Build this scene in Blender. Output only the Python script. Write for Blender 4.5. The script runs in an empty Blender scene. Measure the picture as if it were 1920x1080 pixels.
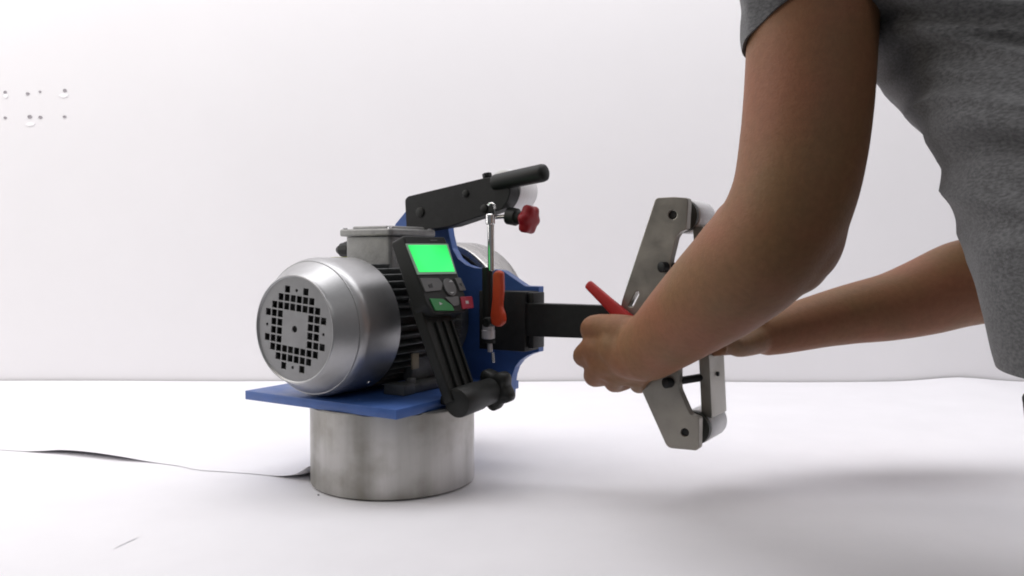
import bpy, bmesh, math, random
from mathutils import Vector, Matrix, noise
random.seed(7)
PI = math.pi
scene = bpy.context.scene
COL = scene.collection

# ------------------------------------------------------------------ camera
DZ = .004   # extra height of the cylinder
FPX, CAMH, PITCH = 1550.0, 0.2846+DZ, math.atan(60/1550)
cd = bpy.data.cameras.new('camera'); cam = bpy.data.objects.new('camera', cd); COL.objects.link(cam)
cam.location = (0, 0, CAMH); cam.rotation_euler = (PI/2 - PITCH, 0, 0)
cd.sensor_width = 36; cd.lens = 36*FPX/1920; cd.clip_start = 0.02; cd.clip_end = 50
scene.camera = cam
# ------------------------------------------------------------------ world
w = bpy.data.worlds.new('World'); scene.world = w; w.use_nodes = True
bg = w.node_tree.nodes['Background']; bg.inputs[0].default_value = (0.93, 0.95, 1, 1); bg.inputs[1].default_value = 0.155
# ------------------------------------------------------------------ lamps
def area(name, loc, target, sx, sy, power, color=(1, 1, 1)):
    l = bpy.data.lights.new(name, 'AREA'); l.shape = 'RECTANGLE'; l.size = sx; l.size_y = sy; l.energy = power; l.color = color
    o = bpy.data.objects.new(name, l); COL.objects.link(o); o.location = loc
    o.rotation_euler = (Vector(target)-Vector(loc)).to_track_quat('-Z', 'Y').to_euler()
    return o
area('ceiling_panel_lamp', (-0.15, 1.24, 1.85), (-0.15, 1.82, 0.0), 4.2, 0.85, 47, (1, 0.985, 1))
area('room_lamp', (-1.7, 0.35, 1.3), (0.0, 1.1, 0.1), 0.7, 0.7, 5.5, (1, 0.90, 0.76))
area('wall_wash_fill', (-2.5, 1.15, 0.9), (0.5, 1.75, 0.30), 0.5, 1.3, 11, (1, 0.975, 0.96))  # unseen fill added at the left to even out the wall
area('front_fill', (0.5, -1.2, 1.9), (0.0, 1.1, 0.1), 0.9, 0.9, 5.0, (1, 0.97, 0.95))  # fill added behind the camera to lift fronts and shadows
# ------------------------------------------------------------------ exposure
scene.view_settings.view_transform = 'Standard'; scene.view_settings.look = 'None'
scene.view_settings.exposure = 0.0; scene.view_settings.gamma = 1.0
scene.render.engine = 'CYCLES'
scene.cycles.pixel_filter_type = 'BLACKMAN_HARRIS'; scene.cycles.filter_width = 1.9

# ------------------------------------------------------------------ picture -> place
Fv = Vector((0, math.cos(PITCH), -math.sin(PITCH))); Uv = Vector((0, math.sin(PITCH), math.cos(PITCH))); Rv = Vector((1, 0, 0))
CP = Vector((0, 0, CAMH))
def ray(px, py): return Fv + Rv*((px-960)/FPX) - Uv*((py-540)/FPX)
def W(px, py, Y):
    d = ray(px, py); return CP + d*(Y/d.y)
def G(px, py, z=0.0):
    d = ray(px, py); return CP + d*((z-CAMH)/d.z)
TH = math.radians(32.1)
MO = Vector((-0.3448, 1.0690, DZ)); MU = Vector((math.cos(TH), -math.sin(TH), 0)); MA = Vector((math.sin(TH), math.cos(TH), 0))
def toL(p): q = p-MO; return Vector((q.dot(MU), q.dot(MA), q.z))
LC = toL(CP)
def rayL(px, py): d = ray(px, py); return Vector((d.dot(MU), d.dot(MA), d.z))
def L(px, py, a):
    d = rayL(px, py); return LC + d*((a-LC.y)/d.y)
def LP(px, py, P, N):
    d = rayL(px, py); return LC + d*((P-LC).dot(N)/d.dot(N))
def LX(px, py, s):
    d = rayL(px, py); return LC + d*((s-LC.x)/d.x)

# ------------------------------------------------------------------ materials
def mat(name, col, rough=0.5, metal=0.0, var=0.0, vscale=20, stretch=(1, 1, 1), bump=0.0, bscale=200, col2=None,
        sss=0, coat=0, emit=None, estr=0, rvar=0.0, spec=None, detail=6):
    m = bpy.data.materials.new(name); m.use_nodes = True; nt = m.node_tree; N = nt.nodes; LK = nt.links
    b = N['Principled BSDF']
    b.inputs['Base Color'].default_value = (*col, 1); b.inputs['Roughness'].default_value = rough; b.inputs['Metallic'].default_value = metal
    if spec is not None: b.inputs['Specular IOR Level'].default_value = spec
    if coat: b.inputs['Coat Weight'].default_value = coat; b.inputs['Coat Roughness'].default_value = 0.25
    if sss:
        b.inputs['Subsurface Weight'].default_value = sss; b.inputs['Subsurface Radius'].default_value = (1, 0.35, 0.2); b.inputs['Subsurface Scale'].default_value = 0.006
    if emit: b.inputs['Emission Color'].default_value = (*emit, 1); b.inputs['Emission Strength'].default_value = estr
    if var or col2 or rvar or bump:
        tc = N.new('ShaderNodeTexCoord'); mp = N.new('ShaderNodeMapping'); mp.inputs['Scale'].default_value = stretch
        LK.new(tc.outputs['Object'], mp.inputs['Vector'])
    if var or col2 or rvar:
        nz = N.new('ShaderNodeTexNoise'); nz.inputs['Scale'].default_value = vscale; nz.inputs['Detail'].default_value = detail
        nz.inputs['Roughness'].default_value = 0.62; LK.new(mp.outputs[0], nz.inputs['Vector'])
        rp = N.new('ShaderNodeValToRGB'); rp.color_ramp.elements[0].position = 0.34; rp.color_ramp.elements[1].position = 0.66
        LK.new(nz.outputs['Fac'], rp.inputs['Fac'])
        c2 = col2 if col2 else tuple(c*(1-var) for c in col)
        rp.color_ramp.elements[0].color = (*c2, 1); rp.color_ramp.elements[1].color = (*(col if col2 else tuple(min(1, c*(1+var)) for c in col)), 1)
        if var or col2: LK.new(rp.outputs['Color'], b.inputs['Base Color'])
        if rvar:
            mr = N.new('ShaderNodeMapRange'); mr.inputs['From Min'].default_value = .35; mr.inputs['From Max'].default_value = .65
            mr.inputs['To Min'].default_value = rough-rvar; mr.inputs['To Max'].default_value = rough+rvar
            LK.new(nz.outputs['Fac'], mr.inputs['Value']); LK.new(mr.outputs[0], b.inputs['Roughness'])
    if bump:
        n2 = N.new('ShaderNodeTexNoise'); n2.inputs['Scale'].default_value = bscale; n2.inputs['Detail'].default_value = 4
        LK.new(mp.outputs[0], n2.inputs['Vector'])
        bp = N.new('ShaderNodeBump'); bp.inputs['Strength'].default_value = bump; bp.inputs['Distance'].default_value = 0.002
        LK.new(n2.outputs['Fac'], bp.inputs['Height']); LK.new(bp.outputs[0], b.inputs['Normal'])
    return m
M = dict(
    paper=mat('white_paper', (.825, .815, .845), .6, var=.022, vscale=6, bump=.35, bscale=7),
    wallp=mat('white_wall', (.83, .815, .83), .7, var=.012, vscale=2.2, bump=.04, bscale=60),
    hole=mat('drill_hole_dark', (.34, .32, .34), .9),
    scuff=mat('paper_scuff', (.66, .65, .68), .8),
    chip=mat('fresh_filler', (.93, .92, .94), .8),
    blue=mat('blue_paint', (.046, .112, .34), .38, var=.10, vscale=30, bump=.08, bscale=350, rvar=.07),
    silver=mat('silver_cover_paint', (.43, .43, .435), .36, .8, var=.03, vscale=120, bump=.03, bscale=700),
    face=mat('silver_face_paint', (.30, .30, .305), .42, .6, var=.06, vscale=50),
    castal=mat('cast_aluminium', (.30, .30, .295), .5, .55, var=.12, vscale=60, bump=.25, bscale=300),
    darkal=mat('dark_cast_aluminium', (.13, .135, .135), .5, .5, var=.2, vscale=50, bump=.25, bscale=300),
    steel=mat('brushed_steel', (.33, .31, .275), .40, .75, var=.14, vscale=22, rvar=.1, bump=.08, bscale=260),
    wheel=mat('turned_aluminium', (.80, .80, .81), .42, .12, var=.06, vscale=40, stretch=(1, 12, 1), rvar=.05),
    dwheel=mat('drive_wheel_steel', (.42, .41, .40), .28, .9, var=.12, vscale=14, stretch=(1, 5, 1), rvar=.06),
    black=mat('black_powder_coat', (.008, .0085, .009), .55, spec=.35, var=.25, vscale=90, bump=.2, bscale=600),
    plastic=mat('black_plastic', (.008, .009, .008), .5, spec=.35, var=.15, vscale=60, bump=.08, bscale=500),
    flange=mat('dark_roller_flange', (.035, .038, .032), .5, var=.1),
    cavity=mat('dark_fan_plastic', (.02, .02, .02), .7),
    chrome=mat('chromed_steel', (.72, .72, .72), .16, 1.0, rvar=.04, vscale=90),
    orange=mat('orange_plastic', (.46, .045, .012), .42, var=.10, vscale=60, bump=.06, bscale=400),
    red=mat('red_plastic', (.36, .014, .014), .48, spec=.3, var=.10, vscale=60, bump=.06, bscale=400),
    crimson=mat('crimson_knob_plastic', (.24, .003, .008), .45, spec=.3, var=.10, vscale=60),
    screen=mat('green_screen', (.02, .3, .08), .3, emit=(.015, .93, .13), estr=1.0),
    glass=mat('screen_bezel', (.30, .42, .34), .3),
    key=mat('grey_key', (.10, .10, .10), .5, var=.08, vscale=100),
    keyg=mat('green_key', (.02, .19, .05), .45), keyr=mat('red_key', (.30, .008, .03), .45),
    print=mat('key_print', (.45, .45, .45), .6), dprint=mat('dark_key_print', (.03, .03, .03), .6),
    yellow=mat('yellow_sticker', (.75, .8, .12), .5),
    tag=mat('brass_tag', (.28, .24, .17), .5, .6, var=.1),
    nut=mat('white_zinc', (.52, .50, .52), .35, .6, var=.12, vscale=90),
    trousers=mat('dark_trousers', (.035, .035, .03), .85, var=.2, vscale=200, bump=.3, bscale=500),
    belt=mat('dark_belt', (.012, .011, .008), .55),
    hair=mat('dark_hair', (.012, .009, .007), .5, bump=.5, bscale=300),
    shoe=mat('dark_shoe', (.03, .03, .03), .6), floor=mat('grey_floor', (.30, .30, .30), .6, var=.08, vscale=4),
    wood=mat('white_tabletop_laminate', (.75, .75, .75), .5), eye=mat('eye_white', (.8, .8, .8), .2), iris=mat('dark_iris', (.02, .012, .008), .2),
    lip=mat('lip_skin', (.30, .10, .08), .5),
)
# skin: mottled, a little redder in soft patches
def skin_mat():
    m = mat('skin', (.30, .155, .098), .58, sss=.10, bump=.22, bscale=420, spec=.3)
    nt = m.node_tree; N = nt.nodes; LK = nt.links; b = N['Principled BSDF']
    tc = N.new('ShaderNodeTexCoord'); n1 = N.new('ShaderNodeTexNoise'); n1.inputs['Scale'].default_value = 12; n1.inputs['Detail'].default_value = 5
    LK.new(tc.outputs['Object'], n1.inputs['Vector'])
    r = N.new('ShaderNodeValToRGB'); e = r.color_ramp.elements
    e[0].position = .36; e[0].color = (.26, .140, .066, 1); e[1].position = .66; e[1].color = (.32, .134, .072, 1)
    LK.new(n1.outputs['Fac'], r.inputs['Fac'])
    n2 = N.new('ShaderNodeTexNoise'); n2.inputs['Scale'].default_value = 160; n2.inputs['Detail'].default_value = 5; LK.new(tc.outputs['Object'], n2.inputs['Vector'])
    mx = N.new('ShaderNodeMix'); mx.data_type = 'RGBA'; mx.blend_type = 'MULTIPLY'; mx.inputs[0].default_value = .30
    LK.new(r.outputs[0], mx.inputs[6]); LK.new(n2.outputs['Color'], mx.inputs[7])
    hs = N.new('ShaderNodeRGBToBW'); LK.new(n2.outputs['Fac'], hs.inputs[0]); LK.new(hs.outputs[0], mx.inputs[7])
    LK.new(mx.outputs[2], b.inputs['Base Color'])
    return m
M['skin'] = skin_mat()
# heather jersey: fine two-tone fibres
def jersey():
    m = bpy.data.materials.new('heather_grey_jersey'); m.use_nodes = True; nt = m.node_tree; N = nt.nodes; LK = nt.links; b = N['Principled BSDF']
    b.inputs['Roughness'].default_value = .9; b.inputs['Specular IOR Level'].default_value = .15
    b.inputs['Sheen Weight'].default_value = .25
    tc = N.new('ShaderNodeTexCoord'); mp = N.new('ShaderNodeMapping'); mp.inputs['Scale'].default_value = (1, 1, 2.4); LK.new(tc.outputs['Object'], mp.inputs['Vector'])
    n = N.new('ShaderNodeTexNoise'); n.inputs['Scale'].default_value = 230; n.inputs['Detail'].default_value = 3; LK.new(mp.outputs[0], n.inputs['Vector'])
    r = N.new('ShaderNodeValToRGB'); e = r.color_ramp.elements; e[0].position = .35; e[0].color = (.080, .080, .083, 1); e[1].position = .68; e[1].color = (.150, .150, .155, 1)
    LK.new(n.outputs['Fac'], r.inputs['Fac']); LK.new(r.outputs[0], b.inputs['Base Color'])
    n2 = N.new('ShaderNodeTexNoise'); n2.inputs['Scale'].default_value = 700; LK.new(tc.outputs['Object'], n2.inputs['Vector'])
    bp = N.new('ShaderNodeBump'); bp.inputs['Strength'].default_value = .35; bp.inputs['Distance'].default_value = .001
    LK.new(n2.outputs['Fac'], bp.inputs['Height']); LK.new(bp.outputs[0], b.inputs['Normal'])
    return m
M['jersey'] = jersey()
def screen_mat():   # backlight a little stronger on one side
    nt = M['screen'].node_tree; N = nt.nodes; LK = nt.links
    tc = N.new('ShaderNodeTexCoord'); n = N.new('ShaderNodeTexNoise'); n.inputs['Scale'].default_value = 14; n.inputs['Detail'].default_value = 1
    r_ = N.new('ShaderNodeValToRGB'); e = r_.color_ramp.elements; e[0].position = .40; e[0].color = (.010, .66, .085, 1); e[1].position = .60; e[1].color = (.03, .97, .17, 1)
    LK.new(tc.outputs['Object'], n.inputs['Vector']); LK.new(n.outputs['Fac'], r_.inputs['Fac']); LK.new(r_.outputs[0], N['Principled BSDF'].inputs['Emission Color'])
screen_mat()
# the steel cylinder: stains, a few knocks, lengthwise streaks painted in as reflected light
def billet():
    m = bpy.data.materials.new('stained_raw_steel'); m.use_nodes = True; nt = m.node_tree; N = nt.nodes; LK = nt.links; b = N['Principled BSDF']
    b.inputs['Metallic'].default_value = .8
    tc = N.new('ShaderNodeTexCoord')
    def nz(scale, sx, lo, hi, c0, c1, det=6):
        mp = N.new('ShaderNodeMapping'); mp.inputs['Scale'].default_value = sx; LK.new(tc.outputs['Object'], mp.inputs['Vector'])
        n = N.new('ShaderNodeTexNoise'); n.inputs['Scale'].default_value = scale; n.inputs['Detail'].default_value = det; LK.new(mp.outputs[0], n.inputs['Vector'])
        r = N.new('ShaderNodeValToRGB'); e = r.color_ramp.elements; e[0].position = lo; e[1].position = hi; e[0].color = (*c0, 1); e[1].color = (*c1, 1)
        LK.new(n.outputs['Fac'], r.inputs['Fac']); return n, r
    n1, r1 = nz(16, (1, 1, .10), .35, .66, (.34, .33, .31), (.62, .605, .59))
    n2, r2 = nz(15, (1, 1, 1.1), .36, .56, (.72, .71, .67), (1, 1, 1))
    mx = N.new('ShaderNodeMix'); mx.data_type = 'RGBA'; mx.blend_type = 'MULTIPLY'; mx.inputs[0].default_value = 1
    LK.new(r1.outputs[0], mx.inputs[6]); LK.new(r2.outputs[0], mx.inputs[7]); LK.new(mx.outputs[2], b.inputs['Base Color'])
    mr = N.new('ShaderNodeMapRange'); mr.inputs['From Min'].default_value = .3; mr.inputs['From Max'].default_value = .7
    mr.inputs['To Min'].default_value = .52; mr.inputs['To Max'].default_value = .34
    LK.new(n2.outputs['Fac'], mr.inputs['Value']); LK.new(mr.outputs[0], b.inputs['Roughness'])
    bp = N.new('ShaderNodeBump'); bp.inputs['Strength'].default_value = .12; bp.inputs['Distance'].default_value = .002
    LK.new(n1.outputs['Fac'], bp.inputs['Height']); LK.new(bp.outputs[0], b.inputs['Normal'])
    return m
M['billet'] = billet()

# ------------------------------------------------------------------ helpers
def sharpen(bm, ang=35):
    for f in bm.faces: f.smooth = True
    lim = math.radians(ang)
    for e in bm.edges:
        e.smooth = len(e.link_faces) == 2 and e.calc_face_angle(0) < lim
def link(name, me, m, parent=None):
    me.name = name
    if m is not None and not me.materials: me.materials.append(m)
    o = bpy.data.objects.new(name, me); COL.objects.link(o)
    if parent is not None: o.parent = parent
    return o
def fin(name, bm, m, parent=None, ang=35):
    bmesh.ops.recalc_face_normals(bm, faces=bm.faces[:]); sharpen(bm, ang)
    me = bpy.data.meshes.new(name); bm.to_mesh(me); bm.free()
    return link(name, me, m, parent)
def tag(o, label=None, cat=None, group=None, kind=None):
    if label: o['label'] = label
    if cat: o['category'] = cat
    if group: o['group'] = group
    if kind: o['kind'] = kind
    return o
def empty(name, loc=(0, 0, 0), rz=0):
    o = bpy.data.objects.new(name, None); COL.objects.link(o); o.location = loc; o.rotation_euler = (0, 0, rz); o.empty_display_size = .05
    return o
def curve_mesh(outer, holes, depth, bev):
    c = bpy.data.curves.new('tmp', 'CURVE'); c.dimensions = '2D'; c.fill_mode = 'BOTH'; c.extrude = max(depth/2-bev, 1e-5)
    c.bevel_depth = bev; c.bevel_resolution = 1; c.offset = -bev
    for pts in [outer]+list(holes):
        s = c.splines.new('POLY'); s.points.add(len(pts)-1); s.use_cyclic_u = True
        for p, q in zip(s.points, pts): p.co = (q[0], q[1], 0, 1)
    o = bpy.data.objects.new('tmp', c); COL.objects.link(o)
    dg = bpy.context.evaluated_depsgraph_get(); me = bpy.data.meshes.new_from_object(o.evaluated_get(dg))
    bpy.data.objects.remove(o); bpy.data.curves.remove(c)
    me.materials.clear()
    return me
def rnd(pts, r, n=4):
    out = []; k = len(pts)
    for i in range(k):
        p = Vector(pts[i][:2]); rr = pts[i][2] if len(pts[i]) > 2 else r
        a = Vector(pts[i-1][:2])-p; b = Vector(pts[(i+1) % k][:2])-p
        if rr <= 0: out.append(tuple(p)); continue
        d = min(rr, a.length*.45, b.length*.45); A = p+a.normalized()*d; B = p+b.normalized()*d
        for j in range(n+1):
            t = j/n; out.append(tuple(A*(1-t)**2+p*2*t*(1-t)+B*t*t))
    return out
def plateXZ(name, outer, holes, a0, a1, m, parent, bev=.0006):
    """outline in the (s, z) plane, thickness from a0 to a1 along the motor axis"""
    me = curve_mesh(outer, holes, abs(a1-a0), bev)
    c = (a0+a1)/2
    me.transform(Matrix(((1, 0, 0, 0), (0, 0, -1, c), (0, 1, 0, 0), (0, 0, 0, 1))))
    bm = bmesh.new(); bm.from_mesh(me); bmesh.ops.remove_doubles(bm, verts=bm.verts[:], dist=1e-6); bpy.data.meshes.remove(me)
    return fin(name, bm, m, parent, 12)
def plateF(name, outer, depth, mtx, m, parent, bev=.0005, holes=()):
    me = curve_mesh(outer, holes, depth, bev); me.transform(mtx)
    bm = bmesh.new(); bm.from_mesh(me); bmesh.ops.remove_doubles(bm, verts=bm.verts[:], dist=1e-6); bpy.data.meshes.remove(me)
    return fin(name, bm, m, parent, 12)
def frame_of(d):
    d = Vector(d).normalized(); q = d.to_track_quat('Z', 'Y'); return q.to_matrix()
def b_box(bm, lo, hi, bev=0.0, mtx=None):
    lo, hi = Vector(lo), Vector(hi); c = (lo+hi)/2; s = hi-lo
    g = bmesh.ops.create_cube(bm, size=1, matrix=Matrix.Translation(c) @ Matrix.Diagonal((*s, 1)))
    vs = g['verts']
    if bev:
        es = list({e for v in vs for e in v.link_edges}); r = bmesh.ops.bevel(bm, geom=es, offset=bev, segments=2, affect='EDGES', profile=.5)
        vs = list({v for f in r['faces'] for v in f.verts} | {v for v in vs if v.is_valid})
    if mtx is not None:
        bmesh.ops.transform(bm, matrix=mtx, verts=bm.verts[:])
def box(name, lo, hi, m, parent=None, bev=.001, mtx=None):
    bm = bmesh.new(); b_box(bm, lo, hi, bev, mtx); return fin(name, bm, m, parent)
def b_rings(bm, rings, cap=True, closed=True):
    rows = [[bm.verts.new(p) for p in r] for r in rings]; n = len(rows[0])
    for a, b in zip(rows, rows[1:]):
        for i in range(n if closed else n-1):
            bm.faces.new((a[i], a[(i+1) % n], b[(i+1) % n], b[i]))
    if cap: bm.faces.new(rows[0][::-1]); bm.faces.new(rows[-1])
    return rows
def b_lathe(bm, P, d, prof, seg=40, lobes=None):
    """prof: list of (distance along d, radius)"""
    R = frame_of(d); P = Vector(P); d = Vector(d).normalized(); rings = []
    for t, r in prof:
        row = []
        for k in range(seg):
            th = 2*PI*k/seg; rr = r*(lobes(th) if lobes else 1)
            row.append(P+d*t+R @ Vector((rr*math.cos(th), rr*math.sin(th), 0)))
        rings.append(row)
    b_rings(bm, rings)
def lathe(name, P, d, prof, m, parent=None, seg=40, lobes=None, ang=35):
    bm = bmesh.new(); b_lathe(bm, P, d, prof, seg, lobes); return fin(name, bm, m, parent, ang)
def rod(name, A, B, r, m, parent=None, seg=20, bev=.0007, r2=None):
    A, B = Vector(A), Vector(B); l = (B-A).length; r2 = r if r2 is None else r2
    return lathe(name, A, B-A, [(0, r-bev), (bev, r), (l-bev, r2), (l, r2-bev)], m, parent, seg)
def hexnut(name, P, d, r, h, m, parent=None):
    return lathe(name, P, d, [(0, r*.93), (h*.12, r), (h*.88, r), (h, r*.93)], m, parent, 6, ang=20)
def sweep(name, pts, r, m, parent=None, seg=10):
    bm = bmesh.new(); rings = []; pts = [Vector(p) for p in pts]
    for i, p in enumerate(pts):
        d = (pts[min(i+1, len(pts)-1)]-pts[max(i-1, 0)]); R = frame_of(d)
        rings.append([p+R @ Vector((r*math.cos(2*PI*k/seg), r*math.sin(2*PI*k/seg), 0)) for k in range(seg)])
    b_rings(bm, rings); return fin(name, bm, m, parent, 50)
def interp(keys, x):
    if x <= keys[0][0]: return keys[0][1]
    for (a, va), (b, vb) in zip(keys, keys[1:]):
        if x <= b:
            t = (x-a)/(b-a); t = t*t*(3-2*t); return va+(vb-va)*t
    return keys[-1][1]
def sm(t): t = max(0, min(1, t)); return t*t*(3-2*t)

# ================================================================== SETTING
WY = 1.885
wl = tag(box('wall', (-3.2, WY, -.75), (3.6, WY+.12, 2.4), M['wallp'], bev=0), kind='structure')
for (px, py, r, dx) in [(10, 173, 3.2, 1.6), (52, 176, 3.4, 0), (75, 172, 2.6, 0), (122, 170, 3.6, 0), (10, 221, 3.0, 1.4), (56, 219, 4.4, 0), (76, 220, 3.6, 0), (121, 219, 3.0, 0)]:
    c = W(px, py, WY); R = r*WY/FPX; bm = bmesh.new(); n = 12
    rim = []; mid = []
    for k in range(n):
        th = 2*PI*k/n; q = 1+.35*noise.noise(Vector((px*.3, py*.2, k*1.3)))
        rim.append((c.x+R*q*math.cos(th), WY-.0012, c.z+R*q*.8*math.sin(th))); mid.append((c.x+.45*R*q*math.cos(th), WY-.0004, c.z+.4*R*q*math.sin(th)))
    back = [(x, WY+.002, z) for x, y, z in rim]
    b_rings(bm, [back, rim, mid]); fin('drill_hole', bm, M['hole'], wl)
for (px, py, a, b) in [(120, 179, 8, 4), (57, 233, 8, 3.5), (11, 180, 4, 4)]:
    c = W(px, py, WY); bm = bmesh.new(); k_ = WY/FPX
    rim = [(c.x+a*k_*math.cos(t*PI/6)*(1+.2*math.sin(t*2.3)), WY-.0014, c.z+b*k_*math.sin(t*PI/6)) for t in range(12)]
    b_rings(bm, [[(x, WY+.002, z) for x, y, z in rim], rim]); fin('filler_patch', bm, M['chip'], wl)
tag(box('floor', (-3.2, -1.6, -.80), (3.6, WY, -.75), M['floor'], bev=0), kind='structure')

TF = 0.70   # front edge of the table
tb = tag(empty('table', (0, 1.28, -.75)), 'long white table against the wall under the white paper sheets', 'table')
def under(o, par):   # geometry given in world space, parent at a place
    o.parent = par; o.matrix_parent_inverse = Matrix.Translation(-Vector(par.location)); return o
under(box('tabletop', (-1.9, TF+.012, -.03), (1.75, WY-.004, -.0012), M['wood'], bev=.002), tb)
for x in (-1.8, 1.65):
    for y in (TF+.06, WY-.06):
        under(box('leg', (x-.025, y-.025, -.75), (x+.025, y+.025, -.031), M['wood'], bev=.003), tb)
# front sheet: flat, faint buckles
def sheet(name, fn, nu, nv, thick=.0002):
    bm = bmesh.new(); vs = [[bm.verts.new(fn(i/nu, j/nv)) for j in range(nv+1)] for i in range(nu+1)]
    for i in range(nu):
        for j in range(nv): bm.faces.new((vs[i][j], vs[i+1][j], vs[i+1][j+1], vs[i][j+1]))
    bmesh.ops.recalc_face_normals(bm, faces=bm.faces[:])
    up = sum(f.normal.z for f in bm.faces) > 0
    g = bmesh.ops.solidify(bm, geom=bm.faces[:], thickness=thick if up else -thick)
    return fin(name, bm, M['paper'])
def f_front(u, v):
    x = -1.92+u*3.70; y = TF-.01+v*.60
    return (x, y, .0001+.00015*noise.noise(Vector((x*2.5, y*5, 3))))
fs = tag(sheet('paper_sheet', f_front, 150, 24), 'smooth white paper sheet covering the front of the table under the steel cylinder', 'paper sheet')
EDGE = [(-700, 838, 0), (-200, 843, 0), (0, 844, 0), (40, 847, 0), (80, 850, .0028), (111, 852, .0058), (159, 857, .0075), (222, 864, .0058), (281, 868, .0008), (333, 874.5, 0), (370, 882, 0), (426, 886, 0),
        (500, 892, 0), (530, 897, .0025), (556, 902, .009), (580, 903, .019)]
ex = [(G(a, b).x, G(a, b).y, c) for a, b, c in EDGE]
xr = ex[-1][0]
ex += [(xr+.02, ex[-1][1]+.03, .024), (xr+.06, 1.175, .010), (-.15, 1.185, .001), (-.06, 1.175, 0), (.02, 1.125, 0), (.10, 1.06, 0), (.25, 1.03, 0), (.45, 1.02, 0), (1.75, .98, 0)]
def cr(K, x, i):
    if x <= K[0][0]: return K[0][i]
    for j in range(len(K)-1):
        if x <= K[j+1][0]:
            p = [K[max(j-1, 0)], K[j], K[j+1], K[min(j+2, len(K)-1)]]; h = p[2][0]-p[1][0]; t = (x-p[1][0])/h
            m1 = (p[2][i]-p[0][i])/(p[2][0]-p[0][0])*h; m2 = (p[3][i]-p[1][i])/(p[3][0]-p[1][0])*h
            return (2*t**3-3*t*t+1)*p[1][i]+(t**3-2*t*t+t)*m1+(-2*t**3+3*t*t)*p[2][i]+(t**3-t*t)*m2
    return K[-1][i]
def f_rear(u, v):
    # columns are denser where the edge lifts
    if u < .12: x = -1.92+(u/.12)*(-.72+1.92)
    elif u < .80: x = -.72+((u-.12)/.68)*(.10+.72)
    else: x = .10+((u-.80)/.20)*1.65
    ye = cr(ex, x, 1); lift = max(0, cr(ex, x, 2)); rt = sm((x+.13)/.10)
    yb = WY-.006; vv = v**1.8; y = ye+(yb-ye)*vv
    dist = y-ye
    z = .0010-.0016*rt+lift*math.exp(-(dist/(.008+lift*.8))**1.3)+.0005*(1+noise.noise(Vector((x*3, y*4, 9))))*sm(dist/.15)*(1-rt)
    z += .010*math.exp(-((x-1.02)/.09)**2)*sm((y-WY+.30)/.3)+.0022*(1+noise.noise(Vector((x*2.3, 7, 1))))*sm((y-WY+.12)/.12)
    return (x, y, z)
rs = tag(sheet('paper_sheet', f_rear, 260, 60), 'rear white paper sheet with a curled front edge running up to the wall', 'paper sheet')
# a crumb and a faint pencil stroke on the front sheet
c = G(597, 929); tag(lathe('metal_chip', (c.x, c.y, .0003), (.1, .1, 1), [(0, .0010), (.0004, .0014), (.0008, .0011), (.0010, .0004)], M['cavity'], seg=7),
    'tiny dark metal chip on the paper in front of the cylinder', 'chip')

bm = bmesh.new(); rw = []
for (px, py, wd) in [(213, 1029, .3), (222, 1024, .8), (233, 1019, .7), (245, 1013, .9), (260, 1007, .3)]:
    a_ = G(px, py-wd, .0007); b_ = G(px, py+wd, .0007); rw.append([(a_.x, a_.y, .0007), (b_.x, b_.y, .0007)])
b_rings(bm, rw, cap=False, closed=False); fin('scuff_mark', bm, M['scuff'], fs)
# ================================================================== STEEL CYLINDER
CY = Vector((-.1540, 1.064, 0)); HZ = .0985+DZ
CR = .1046
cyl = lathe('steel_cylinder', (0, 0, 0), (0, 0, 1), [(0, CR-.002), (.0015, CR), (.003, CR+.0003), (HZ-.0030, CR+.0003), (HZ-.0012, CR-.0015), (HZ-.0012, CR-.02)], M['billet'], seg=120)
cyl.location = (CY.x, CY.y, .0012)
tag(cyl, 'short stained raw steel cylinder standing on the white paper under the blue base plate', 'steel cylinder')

# ================================================================== BELT GRINDER (local: x along the belt, y along the motor axis, z up)
g = tag(empty('belt_grinder', MO, -TH), 'blue and black belt grinder with silver motor standing on the steel cylinder', 'belt grinder')
PZ0, PZ1 = .0986, .1102
PW = .254
box('base_plate', (0, -.003, PZ0), (PW, .262, PZ1), M['blue'], g, .0009)
# motor
AX = Vector((.1150, 0, .1970)); R0 = .0858
def mx(a): return (AX.x, a, AX.z)
D = (0, 1, 0)
motor = lathe('motor', mx(.055), D, [(0, .064), (.005, .070), (.150, .070), (.155, .078), (.172, .078), (.175, .070), (.179, .070)], M['darkal'], g, 48)
FA = -.025
_s = math.atan(.605); _t = .024*math.tan(_s/2); _c = .0080   # soft crease between cone and barrel
CREASE = [(_c+_t-.024*math.sin(_s*k/9), R0-.024*(1-math.cos(_s*k/9))) for k in range(10)]
cover = lathe('fan_cover', mx(0), D, [(.0640, R0-.0022), (.0692, R0-.002), (.0695, R0), (.066, R0), *CREASE, (-.0175, R0-.0157), (-.0225, R0-.0184), (FA+.0005, R0-.0197), (FA-.0005, R0-.0205), (FA-.0003, R0-.022), (FA+.001, R0-.0235), (FA+.003, R0-.024), (.0, R0-.024), (.0, R0-.004), (.0640, R0-.0022)], M['silver'], motor, 96, ang=40)
_n = 90; bm = bmesh.new(); _R = R0-.0212
b_ring = [[(AX.x+(_R+.0011*math.cos(p_))*math.cos(2*PI*k/_n), FA-.0004+.0011*math.sin(p_), AX.z+(_R+.0011*math.cos(p_))*math.sin(2*PI*k/_n)) for k in range(_n)] for p_ in [2*PI*j/10 for j in range(11)]]
b_rings(bm, b_ring, cap=False); bmesh.ops.remove_doubles(bm, verts=bm.verts[:], dist=1e-7); fin('cover_rim', bm, M['silver'], motor, ang=80)
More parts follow.
